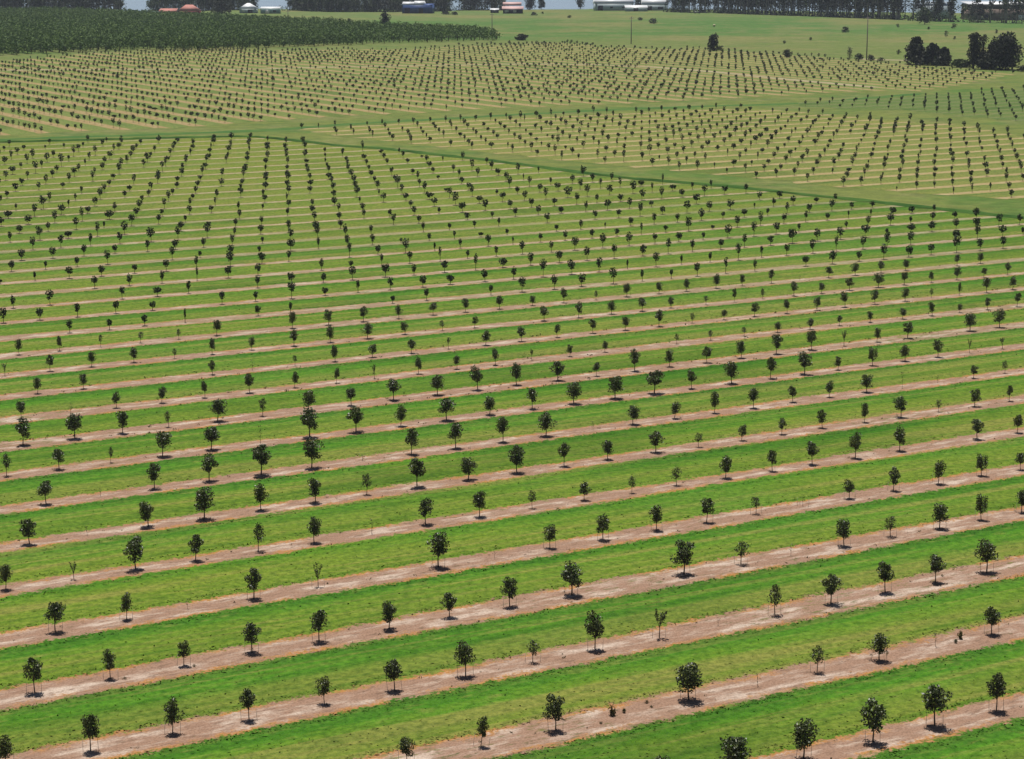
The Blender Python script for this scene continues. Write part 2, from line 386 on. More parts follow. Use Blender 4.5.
# ------------------------------------------------------------------ field soil and grass
def field(name, row_dir, along_dir, off, half, soil, pale, rust, lush, olive, dry, gap=0.0, amount=1.0, vary=False):
    t = NT(name)
    P = t.pos()
    u = t.dot(P, along_dir)
    v = t.dot(P, row_dir)
    e1 = t.noise(P, .22, 3)
    e2 = t.noise(P, 1.4, 3, .65)
    e3 = t.noise(P, 5.0, 2, .6)
    vv = t.ma('ADD', v, t.ma('MULTIPLY', t.ma('SUBTRACT', e1, .5), .55))
    ph = t.ma('DIVIDE', t.ma('SUBTRACT', vv, off), ROW)
    idx = t.ma('FLOOR', t.ma('ADD', ph, .5))
    fr = t.ma('SUBTRACT', ph, idx)
    d = t.ma('MULTIPLY', t.ma('ABSOLUTE', fr), ROW)
    lng = t.noise(t.xyz(t.ma('MULTIPLY', u, .035), t.ma('MULTIPLY', idx, 7.31)), 1.0, 3)
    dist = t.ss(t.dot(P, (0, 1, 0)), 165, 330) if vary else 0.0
    rowr = t.white(t.xyz(idx, 1.3, 0))
    hw = t.ma('ADD', half, t.ma('MULTIPLY', t.ma('SUBTRACT', lng, .5), 1.0))
    hw = t.ma('ADD', hw, t.ma('MULTIPLY', t.ma('SUBTRACT', rowr, .5), .35))
    if vary:
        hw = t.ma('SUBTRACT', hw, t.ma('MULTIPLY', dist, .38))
    dj = t.ma('ADD', d, t.ma('ADD', t.ma('MULTIPLY', t.ma('SUBTRACT', e2, .5), 1.5), t.ma('MULTIPLY', t.ma('SUBTRACT', e3, .5), 1.1)))
    strip = t.ma('SUBTRACT', 1.0, t.ss(dj, t.ma('SUBTRACT', hw, .12), t.ma('ADD', hw, .2)))
    core = t.ma('SUBTRACT', 1.0, t.ss(dj, t.ma('SUBTRACT', hw, .6), t.ma('SUBTRACT', hw, .1)))
    # soil: pinkish bed, pale sandy patches drawn out along the row, rusty dead grass at the rims
    sv = t.xyz(t.ma('MULTIPLY', u, .35), t.ma('MULTIPLY', v, 1.1), 0)
    p1 = t.noise(sv, .8, 5, .65)
    p2 = t.noise(sv, 2.6, 4, .7)
    p3 = t.noise(P, 9.0, 2, .7)
    sc = t.mix(t.ss(p1, .45, .68), soil, pale)
    sc = t.mix(t.ss(p2, .5, .72), sc, tuple(x * .6 for x in soil))
    if vary:
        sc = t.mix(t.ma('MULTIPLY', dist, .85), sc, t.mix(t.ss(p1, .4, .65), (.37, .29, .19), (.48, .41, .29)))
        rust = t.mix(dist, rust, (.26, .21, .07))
    rim = t.mix(t.ss(p2, .45, .7), rust, tuple(x * .75 for x in soil))
    sc = t.mix(t.ma('MULTIPLY', t.ma('SUBTRACT', 1.0, core), t.ss(t.ma('ADD', p1, t.ma('MULTIPLY', t.ma('SUBTRACT', e1, .5), .6)), .36, .6)), sc, rim)
    sc = t.mix(t.ma('MULTIPLY', t.ss(p3, .38, .66), .7), sc, t.mix(1.0, sc, (.62, .60, .58), 'MULTIPLY'))
    p4 = t.noise(P, 3.3, 3, .7)
    sc = t.mix(t.ma('MULTIPLY', t.ss(p4, .55, .7), .45), sc, t.mix(1.0, sc, (.6, .6, .62), 'MULTIPLY'))
    # grass: lush on the near side of a bed, mown and drier towards the next one
    tt = t.ma('FRACT', ph)
    rid = t.ma('FLOOR', ph)
    rr = t.white(t.xyz(rid, 3.7, 0))
    g1 = t.noise(t.xyz(t.ma('MULTIPLY', u, .05), t.ma('MULTIPLY', v, .22), 0), 1.0, 5, .62)
    g2 = t.noise(t.xyz(t.ma('MULTIPLY', u, .5), t.ma('MULTIPLY', v, 1.6), 0), 1.0, 4, .65)
    g3 = t.noise(P, 2.2, 5, .72)
    f = t.ma('ADD', t.lin(tt, .2, .78, 0.0, 1.0), t.ma('MULTIPLY', t.ma('SUBTRACT', g1, .5), 1.7))
    f = t.ma('ADD', f, t.ma('MULTIPLY', t.ma('SUBTRACT', g2, .5), 1.1))
    f = t.ma('ADD', f, t.ma('MULTIPLY', t.ma('SUBTRACT', rr, .5), .6))
    gc = t.mix(t.ss(f, .15, .95), olive, lush)
    trk = t.ma('MULTIPLY', t.ss(t.ma('ABSOLUTE', t.ma('SUBTRACT', t.ma('ABSOLUTE', t.ma('SUBTRACT', tt, .5)), .11)), .045, .0), t.ss(g1, .42, .66))
    gc = t.mix(t.ma('MULTIPLY', trk, .28), gc, dry)
    bandn = t.noise(t.xyz(t.ma('MULTIPLY', u, .012), t.ma('MULTIPLY', v, .55), 0), 1.0, 4, .7)
    gc = t.mix(t.ma('MULTIPLY', t.ss(bandn, .5, .62), .62), gc, dry)
    gc = t.mix(t.ma('MULTIPLY', t.ss(bandn, .48, .38), .8), gc, t.mix(1.0, gc, (.60, .76, .7), 'MULTIPLY'))
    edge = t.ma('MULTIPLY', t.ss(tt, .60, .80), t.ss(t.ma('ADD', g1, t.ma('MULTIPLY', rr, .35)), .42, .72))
    gc = t.mix(t.ma('MULTIPLY', edge, .75), gc, (.044, .125, .014))  # paints the shade of taller grass as a dark band beside the bed
    mid = t.ma('MULTIPLY', t.ss(tt, .62, .36), t.ss(t.ma('ADD', bandn, t.ma('MULTIPLY', rr, .4)), .55, .85))
    gc = t.mix(t.ma('MULTIPLY', mid, .55), gc, (.165, .178, .040))
    cool = t.noise(P, .021, 3)
    gc = t.mix(t.ma('MULTIPLY', t.ss(cool, .52, .68), .55), gc, t.mix(1.0, lush, (.9, .95, 1.35), 'MULTIPLY'))
    gc = t.mix(t.ma('MULTIPLY', t.ss(g2, .5, .75), .5), gc, dry)
    gc = t.mix(t.ma('MULTIPLY', t.ss(e1, .5, .32), .5), gc, t.mix(1.0, gc, (.66, .8, .7), 'MULTIPLY'))
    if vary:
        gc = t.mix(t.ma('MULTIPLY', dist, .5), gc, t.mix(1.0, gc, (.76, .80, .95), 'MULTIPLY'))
    far = t.ma('ADD', t.ma('MULTIPLY', t.noise(P, .012, 3), 1.2), t.dot(P, (-.0012, .0034, 0)))
    gc = t.mix(t.ma('MULTIPLY', t.ss(far, 1.25, 2.0), .75), gc, t.mix(t.ss(g2, .3, .7), olive, dry))
    pat = t.noise(t.xyz(t.ma('MULTIPLY', u, .016), t.ma('MULTIPLY', v, .05), 0), 1.0, 5, .7)
    gc = t.mix(t.ma('MULTIPLY', t.ss(pat, .48, .36), .75), gc, t.mix(1.0, gc, (.58, .72, .62), 'MULTIPLY'))
    gc = t.mix(t.ma('MULTIPLY', t.ss(pat, .55, .7), .5), gc, t.mix(1.0, gc, (1.3, 1.12, 1.1), 'MULTIPLY'))
    gc = t.mix(t.ss(g3, .28, .72), t.mix(1.0, gc, (.52, .60, .52), 'MULTIPLY'), t.mix(1.0, gc, (1.32, 1.26, 1.2), 'MULTIPLY'))
    gc = t.mix(t.ma('MULTIPLY', t.ss(p3, .5, .72), .5), gc, t.mix(1.0, gc, (.55, .62, .55), 'MULTIPLY'))
    # beds thinned by regrowth here and there
    cov = strip
    if vary:
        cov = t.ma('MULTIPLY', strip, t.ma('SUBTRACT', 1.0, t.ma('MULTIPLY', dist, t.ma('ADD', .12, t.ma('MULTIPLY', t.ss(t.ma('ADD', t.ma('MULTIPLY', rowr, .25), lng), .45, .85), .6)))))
    cov = t.ma('MULTIPLY', cov, t.ma('SUBTRACT', 1.0, t.ma('MULTIPLY', t.ss(t.ma('ADD', t.ma('MULTIPLY', lng, .5), t.ma('MULTIPLY', p2, .6)), .62, .78), 1 - gap)))
    col = t.mix(t.ma('MULTIPLY', cov, amount), gc, sc)
    hgt = t.ma('ADD', t.ma('MULTIPLY', g3, .8), t.ma('MULTIPLY', p3, .5))
    return t.done(col, .95, .08, hgt, .55, .12)


U3, V3 = (CY, SY, 0), (-SY, CY, 0)
N3 = (SY, -CY, 0)
LUSH, OLIVE, DRY = (.064, .186, .013), (.122, .188, .021), (.22, .205, .056)
M = {}
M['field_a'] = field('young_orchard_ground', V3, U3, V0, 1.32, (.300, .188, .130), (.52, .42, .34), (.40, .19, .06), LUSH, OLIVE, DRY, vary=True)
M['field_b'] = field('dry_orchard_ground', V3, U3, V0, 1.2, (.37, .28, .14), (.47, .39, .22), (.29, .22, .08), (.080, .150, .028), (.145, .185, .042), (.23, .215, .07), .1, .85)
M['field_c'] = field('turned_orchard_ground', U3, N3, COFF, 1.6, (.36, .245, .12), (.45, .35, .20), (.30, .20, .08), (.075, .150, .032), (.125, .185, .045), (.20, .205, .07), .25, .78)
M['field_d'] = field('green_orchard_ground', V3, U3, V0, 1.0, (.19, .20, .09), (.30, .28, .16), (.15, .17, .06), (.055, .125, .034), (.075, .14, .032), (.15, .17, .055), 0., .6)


def ground_mat():
    t = NT('meadow_grass')
    P = t.pos()
    Y = t.dot(P, (0, 1, 0))
    X = t.dot(P, (1, 0, 0))
    n1 = t.noise(P, .012, 4, .6)
    st = t.xyz(t.ma('MULTIPLY', X, .012), t.ma('MULTIPLY', Y, .03), 0)
    n2 = t.noise(st, 1.0, 5, .65)
    n3 = t.noise(P, .35, 4, .7)
    n4 = t.noise(P, 2.5, 3, .7)
    y = t.ma('ADD', Y, t.ma('MULTIPLY', t.ma('SUBTRACT', n2, .5), 220))
    y = t.ma('SUBTRACT', y, t.ma('MULTIPLY', X, .3))
    green, olive, br = (.080, .150, .030), (.135, .172, .048), (.078, .158, .036)
    c = t.mix(t.ss(y, 640, 720), green, olive)
    c = t.mix(t.ss(y, 900, 1000), c, br)
    c = t.mix(t.ma('MULTIPLY', t.ss(y, 1180, 1300), .8), c, (.135, .18, .058))
    c = t.mix(t.ma('MULTIPLY', t.ss(n1, .46, .64), .7), c, (.21, .19, .075))
    ng = t.noise(P, .045, 4, .65)
    c = t.mix(t.ma('MULTIPLY', t.ma('MULTIPLY', t.ss(ng, .3, .55), .9), t.ss(y, 720, 640)), c, (.150, .175, .046))
    c = t.mix(t.ma('MULTIPLY', t.ss(n2, .54, .7), .5), c, (.07, .16, .032))
    n5 = t.noise(P, .05, 5, .7)
    c = t.mix(t.ma('MULTIPLY', t.ss(n5, .48, .64), .65), c, (.185, .185, .075))
    n6 = t.noise(st, 4.0, 5, .7)
    c = t.mix(t.ma('MULTIPLY', t.ss(n6, .5, .64), .5), c, (.065, .135, .03))
    c = t.mix(t.ss(n3, .25, .75), t.mix(1.0, c, (.75, .78, .75), 'MULTIPLY'), t.mix(1.0, c, (1.22, 1.18, 1.15), 'MULTIPLY'))
    c = t.mix(t.ss(n4, .3, .7), t.mix(1.0, c, (.8, .82, .8), 'MULTIPLY'), c)
    return t.done(c, .95, .08, n3, .4, .3)


M['ground'] = ground_mat()


def grass_mat(name, a, b, dry):
    t = NT(name)
    P = t.pos()
    n1 = t.noise(P, .12, 4, .65)
    n2 = t.noise(P, .9, 4, .7)
    c = t.mix(t.ss(n1, .35, .65), a, b)
    c = t.mix(t.ma('MULTIPLY', t.ss(n2, .5, .8), .4), c, dry)
    return t.done(c, .95, .08, n2, .5, .25)


M['drain'] = grass_mat('rank_drain_grass', (.028, .078, .014), (.055, .120, .022), (.11, .15, .035))
M['lane'] = grass_mat('lane_grass', (.050, .118, .026), (.075, .140, .032), (.13, .155, .05))
M['track'] = grass_mat('pale_track_dirt', (.27, .23, .13), (.33, .28, .17), (.17, .17, .07))


def water_mat():
    t = NT('river_water')
    P = t.pos()
    n = t.noise(P, .15, 3)
    t.b.inputs['Roughness'].default_value = .12
    m = t.done((.26, .34, .42), .2, .5, n, .15, .3)
    return m


M['water'] = water_mat()
M['leaf'] = foliage('orchard_leaf', (.022, .034, .011), (.100, .128, .042), .45, .45, .08)
M['leaf_mid'] = foliage('orchard_leaf_light', (.025, .036, .014), (.075, .092, .036), .5, .35, .12)
M['leaf_far'] = foliage('orchard_leaf_distant', (.014, .027, .010), (.050, .076, .023), .6, .2, .03)
M['leaf_old'] = foliage('old_orchard_leaf', (.042, .084, .024), (.118, .190, .050), .7, .15, .08)
M['leaf_gum'] = foliage('gum_leaf', (.026, .035, .026), (.080, .094, .062), .65, .2, .04)
M['leaf_pine'] = foliage('dark_leaf', (.016, .023, .017), (.048, .058, .036), .65, .2, .03)
M['leaf_bush'] = foliage('bush_leaf', (.022, .042, .014), (.075, .105, .035), .6, .25, .06)
M['bark'] = plain('bark', (.095, .072, .055), .9, .1, .35, 9)
M['bark_gum'] = plain('pale_bark', (.28, .25, .22), .9, .1, .4, 1.2)
M['stake'] = plain('grey_stake_wood', (.30, .26, .21), .85, .1, .2, 8)
M['weed'] = foliage('weed_leaf', (.03, .042, .014), (.13, .10, .045), .8, .1)
M['white_metal'] = plain('white_roof_sheet', (.78, .79, .80), .4, .4, .06, .5)
M['pale_metal'] = plain('grey_blue_sheet', (.36, .42, .47), .5, .4, .12, .4)
M['red_roof'] = plain('red_roof_tile', (.44, .19, .155), .7, .2, .12, 1)
M['red_wall'] = plain('dark_red_wall', (.20, .05, .05), .8, .2, .2, 1)
M['blue_wall'] = plain('blue_shed_wall', (.035, .075, .22), .5, .3, .25, .5)
M['pink_roof'] = plain('pink_roof', (.58, .38, .36), .6, .2, .1, .5)
M['white_wall'] = plain('white_wall', (.72, .71, .69), .8, .2, .06, .8)
M['dark_open'] = plain('dark_opening', (.022, .023, .028), .5, .3, .2, 1)
M['brick'] = plain('brown_brick', (.22, .165, .14), .85, .1, .2, 1)
M['teal_wall'] = plain('teal_wall', (.22, .32, .33), .7, .2, .1, 1)
M['pole'] = plain('weathered_pole', (.13, .115, .10), .9, .1, .2, 3)
M['hay'] = plain('pale_hay', (.55, .48, .30), .9, .1, .2, 3)
M['paint'] = plain('dark_car_paint', (.05, .055, .065), .3, .5, .1, 1)

# ------------------------------------------------------------------ the setting
CUTS = [200 + 10 * i for i in range(15)]


def drape(me_bm, lift):
    for c in CUTS:
        g = me_bm.verts[:] + me_bm.edges[:] + me_bm.faces[:]
        bmesh.ops.bisect_plane(me_bm, geom=g, dist=1e-5, plane_co=(0, c, 0), plane_no=(0, 1, 0))
    for v in me_bm.verts:
        v.co.z += zt(v.co.y) + lift


def resample(line, step):
    out = []
    for (x1, y1), (x2, y2) in zip(line[:-1], line[1:]):
        n = max(1, int(math.hypot(x2 - x1, y2 - y1) / step))
        out += [(x1 + (x2 - x1) * i / n, y1 + (y2 - y1) * i / n) for i in range(n)]
    return out + [line[-1]]


def ragged(P, step=2.5, amp=1.3):
    q = random.Random(9)
    return [(x + q.uniform(-amp, amp), y + q.uniform(-amp, amp)) for x, y in resample(list(P) + [P[0]], step)[:-1]]


def sheet(name, pts, mat, lift):
    bm = bmesh.new()
    f = bm.faces.new([bm.verts.new((x, y, 0)) for x, y in pts])
    f.normal_update()
    if f.normal.z < 0:
        f.normal_flip()
    bmesh.ops.triangulate(bm, faces=bm.faces[:])
    drape(bm, lift)
    me = bpy.data.meshes.new(name)
    bm.to_mesh(me)
    bm.free()
    me.materials.append(mat)
    return tag(obj(name, me), kind='structure')


def smooth(l, k=3):
    for _ in range(k):
        l = [l[0]] + [((a[0] + 2 * b[0] + c[0]) / 4, (a[1] + 2 * b[1] + c[1]) / 4) for a, b, c in zip(l[:-2], l[1:-1], l[2:])] + [l[-1]]
    return l


def ribbon(name, line, w, mat, lift, ridge=0.0, kind='structure', wob=.25):
    L = smooth(resample(line, 2.5), 6)
    bm = bmesh.new()
    prev = None
    k = 7 if ridge else 3
    r2 = random.Random(3)
    for i, p in enumerate(L):
        a, b = L[max(0, i - 1)], L[min(len(L) - 1, i + 1)]
        dx, dy = b[0] - a[0], b[1] - a[1]
        q = math.hypot(dx, dy)
        nx, ny = -dy / q, dx / q
        ww = w * (1 + wob * r2.uniform(-1, 1))
        row = []
        for j in range(k):
            s = j / (k - 1) - .5
            hz = ridge * (max(0, 1 - (2 * s) ** 2) ** .6) * r2.uniform(.55, 1.2)
            row.append(bm.verts.new((p[0] + nx * ww * s, p[1] + ny * ww * s, hz)))
        if prev:
            for j in range(k - 1):
                bm.faces.new((prev[j], prev[j + 1], row[j + 1], row[j]))
        prev = row
    bmesh.ops.recalc_face_normals(bm, faces=bm.faces[:])
    for f in bm.faces:
        if f.normal.z < 0:
            f.normal_flip()
    for v in bm.verts:
        v.co.z += zt(v.co.y) + lift
    me = bpy.data.meshes.new(name)
    bm.to_mesh(me)
    bm.free()
    me.materials.append(mat)
    return tag(obj(name, me), kind=kind)


sheet('ground', [(-7000, -300), (7000, -300), (7000, 14000), (-7000, 14000)], M['ground'], 0)
drain = POLY['drain']
polyA = [(-260, 20), (260, 20), (260, 90), (150, 205)] + [(x, y - 2.0) for x, y in reversed(drain[2:])] + [(-106, 420), (-160, 392), (-260, 340)]
polyB = POLY['Btop'] + POLY['Bbot']
polyC = POLY['Cbot'] + POLY['Ctop']
polyD = POLY['Dtop'] + POLY['Dbot']
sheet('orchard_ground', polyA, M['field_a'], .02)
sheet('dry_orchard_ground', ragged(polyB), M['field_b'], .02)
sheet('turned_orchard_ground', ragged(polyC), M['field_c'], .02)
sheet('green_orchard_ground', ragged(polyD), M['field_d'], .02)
lane = [(-150, 404), (-104, 431), (-80, 441), (-54, 453), (-36, 471), (-18, 484), (5, 502), (27, 516), (48, 527), (67, 533), (85, 545), (100, 562), (113, 576)]
ribbon('grass_lane', lane, 4.5, M['lane'], .012)
ribbon('drain', drain[1:] + [(110, 258)], 1.7, M['drain'], .03, .3, wob=.55)
ribbon('dirt_track', POLY['Ctrack'], 4.2, M['track'], .035)
ribbon('dirt_road', [(128, 770), (135, 764), (146, 757), (152, 752)], 5, M['track'], .035)
river = sheet('river', [(-900, 1402), (-330, 1398), (-262, 1400), (-225, 1405), (-190, 1500), (-130, 1475), (-60, 1470), (-43, 1442), (-34, 1452), (20, 1478), (52, 1482), (70, 1530), (120, 1480), (220, 1420), (420, 1330), (900, 1300), (900, 2600), (-900, 2600)], M['water'], .03)

# ------------------------------------------------------------------ young orchard trees: prototypes
H0, W0 = 1.6, 0.95


def proto(kind, seed):
    global rng
    rng = np.random.default_rng(seed)
    g, t = Geo(), Geo()
    r = random.Random(seed)
    z0 = {'full': .50, 'mid': .56, 'thin': .55, 'twig': .5}[kind] * r.uniform(.9, 1.1)
    lean = (r.uniform(-.03, .03), r.uniform(-.03, .03))
    t.tube([(0, 0, -.03), (lean[0], lean[1], z0 * .6), (lean[0], lean[1], z0), (lean[0] * 1.5, lean[1] * 1.5, H0 * .8)], [.036, .028, .024, .008], 7)
    nl = {'full': 7, 'mid': 6, 'thin': 5, 'twig': 1}[kind]
    tips = []
    for i in range(nl):
        a = i * 2.4 + r.uniform(-.4, .4)
        zz = z0 * r.uniform(.75, 1.1)
        tz = H0 * r.uniform(.7, .98)
        rr = W0 * r.uniform(.22, .40)
        tip = (rr * math.cos(a), rr * math.sin(a), tz)
        t.tube([(lean[0], lean[1], zz), (tip[0] * .55, tip[1] * .55, zz + (tz - zz) * .45), tip], [.018, .012, .004], 5)
        tips.append(tip)
    if kind == 'full':
        if seed % 3 == 0:
            P = crown(1150, H0, W0, z0 * .95, r.choice((9, 10, 11)), .42)
        elif seed % 3 == 1:
            P = crown(1000, H0, W0, z0 * .9, r.choice((6, 7)), .4, rough=1.15, taper=1.05)
        else:
            P = crown(1050, H0, W0, z0 * 1.05, r.choice((7, 8)), .45, rough=1.1, taper=.9)
        P[:, :2] *= W0 / np.percentile(np.linalg.norm(P[:, :2], axis=1), 92) / 2 * .93
        g.quads(leaves(P, .112, .064))
    elif kind == 'mid':
        P = crown(420, H0 * 1.0, W0 * .95, z0, 8, .5, rough=1.15)
        P[:, :2] *= W0 / np.percentile(np.linalg.norm(P[:, :2], axis=1), 92) / 2 * .95
        g.quads(leaves(P, .13, .064))
    elif kind == 'thin':
        ps = []
        for tip in tips:
            k = r.randint(30, 60)
            s = rng.uniform(.45, 1.05, (k, 1))
            ps.append(np.array([lean[0], lean[1], z0 * .8]) * (1 - s) + np.array(tip) * s + rng.normal(0, .05, (k, 3)))
        g.quads(leaves(np.concatenate(ps), .12, .06))
    else:
        k = 22
        s = rng.uniform(.35, 1.0, (k, 1))
        P = np.array([0, 0, 0]) * (1 - s) + np.array([lean[0], lean[1], H0]) * s + rng.normal(0, 1, (k, 3)) * np.array([.22, .22, .05])
        g.quads(leaves(P, .2, .12))
    lm = {'full': M['leaf'], 'mid': M['leaf'], 'thin': M['leaf_mid'], 'twig': M['leaf_mid']}[kind]
    return g.mesh('crown_' + kind, [lm]), t.mesh('trunk_' + kind, [M['bark']], True)


PR = {'full': [proto('full', 100 + i) for i in range(21)], 'mid': [proto('mid', 200 + i) for i in range(9)],
      'thin': [proto('thin', 300 + i) for i in range(5)], 'twig': [proto('twig', 400 + i) for i in range(3)]}
sg = Geo()
sg.tube([(0, 0, 0), (.01, 0, .62)], [.011, .009], 5)
STAKE = sg.mesh('stake', [M['stake']])
rng = np.random.default_rng(77)

ORD = ['first', 'second', 'third', 'fourth', 'fifth', 'sixth', 'seventh', 'eighth', 'ninth', 'tenth', 'eleventh', 'twelfth', 'thirteenth',
       'fourteenth', 'fifteenth', 'sixteenth', 'seventeenth', 'eighteenth', 'nineteenth', 'twentieth', 'twenty-first', 'twenty-second',
       'twenty-third', 'twenty-fourth', 'twenty-fifth', 'twenty-sixth', 'twenty-seventh', 'twenty-eighth', 'twenty-ninth', 'thirtieth',
       'thirty-first', 'thirty-second', 'thirty-third']


def look(h, w, d):
    if d <= .25 and w > .5:
        return 'nearly bare thin tree', 'thin'
    if d <= .45 and w < .42:
        return 'tiny twiggy sapling', 'twig'
    if d <= .45:
        return 'sparse see-through young tree', 'thin'
    if w >= 1.15:
        return 'large round dark tree', 'full'
    if d < 1:
        return 'light loose-crowned young tree', 'mid'
    if w < .55 and h < 1.3:
        return 'small slight young tree', 'mid'
    if h > 1.75 and w / h < .5:
        return 'tall slim dark tree', 'full'
    if w / h > .62:
        return 'squat bushy dark tree', 'full'
    if w >= .9:
        return 'bushy dark young tree', 'full'
    return 'medium dark young tree', 'full'


byrow = {}
for rec in TREES:
    byrow.setdefault(rec[0], []).append(rec)
USED = set()
for ri, r in enumerate(sorted(byrow)):
    for k, (_, u, h, w, d) in enumerate(sorted(byrow[r], key=lambda q: q[1])):
        v = V0 + r * ROW + random.uniform(-.12, .12)
        X, Y = xy(u, v)
        USED.add((r, round(u / 2.0)))
        txt, kind = look(h, w, d)
        cm, tm = random.choice(PR[kind])
        e = empty('young_tree', (X, Y, zt(Y) + .02), random.uniform(0, 6.28))
        ww = max(w, .3) if kind != 'twig' else max(w, .25) * 1.2
        e.scale = (ww / W0, ww / W0, h / H0)
        e.rotation_euler[0], e.rotation_euler[1] = random.gauss(0, .035), random.gauss(0, .035)
        place = 'in the front row' if ri == 0 else 'in the %s row from the front' % ORD[ri]
        tag(e, '%s, %s from the left %s' % (txt, ORD[k], place), 'tree', 'young orchard trees in rows')
        obj('trunk', tm, e)
        obj('crown', cm, e)
        if r <= 3 and h > .8 and random.random() < .8:
            a = random.uniform(-.25, .25) - e.rotation_euler[2]
            for sgn in (-1, 1):
                s = obj('stake', STAKE, e)
                dd = random.uniform(.34, .42)
                s.location = (sgn * dd * math.cos(a) * W0 / ww, sgn * dd * math.sin(a) * W0 / ww, 0)
                s.scale = (W0 / ww, W0 / ww, H0 / h * random.uniform(.85, 1.15))
                s.rotation_euler = (random.uniform(-.06, .06), random.uniform(-.06, .06), 0)

# ------------------------------------------------------------------ the rest of the young trees: one mass
G = Geo()


def small_tree(X, Y, z, h, w, n, lf):
    z0 = h * rng.uniform(.26, .38)
    P = rng.normal(size=(n, 3))
    P /= np.linalg.norm(P, axis=1)[:, None]
    P *= rng.uniform(0, 1, (n, 1)) ** .4
    k = .86 + .16 * P[:, 2]
    sh = rng.uniform(-.12, .12, 2) * w
    P[:, 0] = P[:, 0] * w * .46 * k + sh[0] * np.abs(P[:, 2])
    P[:, 1] = P[:, 1] * w * .46 * k + sh[1] * np.abs(P[:, 2])
    P[:, 2] = z0 + (h - z0) * (.5 + .5 * P[:, 2])
    P[:, 0] += X
    P[:, 1] += Y
    P[:, 2] += z
    lf *= .45 + .55 * w
    G.quads(leaves(P, lf, lf * .62))
    q = .03
    a = np.array([[X - q, Y, z], [X + q, Y, z], [X + q * .7, Y, z + h * .7], [X - q * .7, Y, z + h * .7]])
    b = np.array([[X, Y - q, z], [X, Y + q, z], [X, Y + q * .7, z + h * .7], [X, Y - q * .7, z + h * .7]])
    G.quads(np.stack([a, b]), 1)


def patch(x, y, s):
    return .5 + .25 * math.sin(x / s + 1.3 * math.sin(y / s * .7)) + .25 * math.sin(y / s * 1.3 + 2.1 * math.cos(x / s * .6))


count = 0
PHASE_A = .15
for r in range(13, 62):
    v = V0 + r * ROW
    for k in range(-60, 200):
        u = (k + PHASE_A) * 4.0 + rng.normal(0, .12)
        X, Y = xy(u, v + rng.normal(0, .12))
        if not seen(X, Y):
            continue
        inA = inside(polyA, X, Y + 2.5)
        inB = inside(polyB, X, Y)
        inD = inside(polyD, X, Y)
        if not (inA or inB or inD):
            continue
        p = patch(X, Y, 17)
        if rng.random() < (.05 + .12 * (1 - p) if inA else .03 + .06 * (1 - p)):
            continue
        h = max(.6, rng.normal(1.5, .28)) * (.85 + .3 * p)
        w = max(.35, rng.normal(.92 if Y < 270 else 1.04, .23)) * (.8 + .4 * p)
        if inD:
            h *= .82
            w *= .68
        elif not inA:
            w *= .9
        if rng.random() < .12:
            h *= .7
            w *= .55
        small_tree(X, Y, zt(Y) + .02, h, w, 150 if Y < 300 else 100 if Y < 420 else 70, .22 if Y < 300 else .26 if Y < 420 else .32)
        count += 1
TRK = resample(POLY['Ctrack'], 3)
for j in range(-6, 40):
    u = COFF + j * ROW
    for k in range(70, 220):
        v = k * 4.0 + 1.2 + rng.normal(0, .12)
        X, Y = xy(u + rng.normal(0, .12), v)
        if not seen(X, Y) or not inside(polyC, X, Y):
            continue
        if min((X - a) ** 2 + (Y - b) ** 2 for a, b in TRK) < 12:
            continue
        p = patch(X, Y, 31)
        if rng.random() < .05 + .16 * (1 - p):
            continue
        h = max(.5, rng.normal(1.45, .28)) * (.82 + .34 * p)
        w = max(.4, rng.normal(.98, .22)) * (.8 + .4 * p)
        small_tree(X, Y, zt(Y) + .02, h, w, 54, .34)
        count += 1
print('far young trees', count)
tag(obj('young_trees', G.mesh('young_trees', [M['leaf_far'], M['bark']])), 'hundreds of small young trees in straight rows receding across the middle and far fields', 'young trees', kind='stuff')

# ------------------------------------------------------------------ regrowth and weeds on the beds
G = Geo()
for r in range(-1, 13):
    dens = 1.1 if r in (8, 9, 10) else .6
    for u0 in np.arange(-60, 190, 1.0):
        for _ in range(2):
            if rng.random() > dens * .5:
                continue
            u = u0 + rng.uniform(0, 1)
            v = V0 + r * ROW + (rng.uniform(-1.7, 1.7) if r < 8 else rng.choice([-1, 1]) * rng.uniform(.5, 1.8))
            X, Y = xy(u, v)
            if not seen(X, Y, 15):
                continue
            s = rng.uniform(.06, .18) * (1.15 if r in (8, 9, 10) else .75)
            n = rng.integers(4, 10)
            P = rng.normal(0, 1, (n, 3)) * np.array([s * .5, s * .5, s * .25])
            P[:, 2] = np.abs(P[:, 2]) + .05
            P += np.array([X, Y, zt(Y)])
            G.quads(leaves(P, s, s * .35, 1.0))
tag(obj('weeds', G.mesh('weeds', [M['weed']])), 'low dark weeds scattered over the bare soil strips under the trees', 'weeds', kind='stuff')


def weed(X, Y, h, w, label, m):
    g = Geo()
    n = 120
    P = rng.normal(0, 1, (n, 3)) * np.array([w * .25, w * .25, h * .22]) + np.array([0, 0, h * .45])
    P[:, 2] = np.clip(P[:, 2], .04, h)
    g.quads(leaves(P, h * .32, h * .1, 1.6))
    tag(obj('weed_tuft', g.mesh('weed_tuft', [m]), loc=(X, Y, zt(Y) + .01)), label, 'weed')


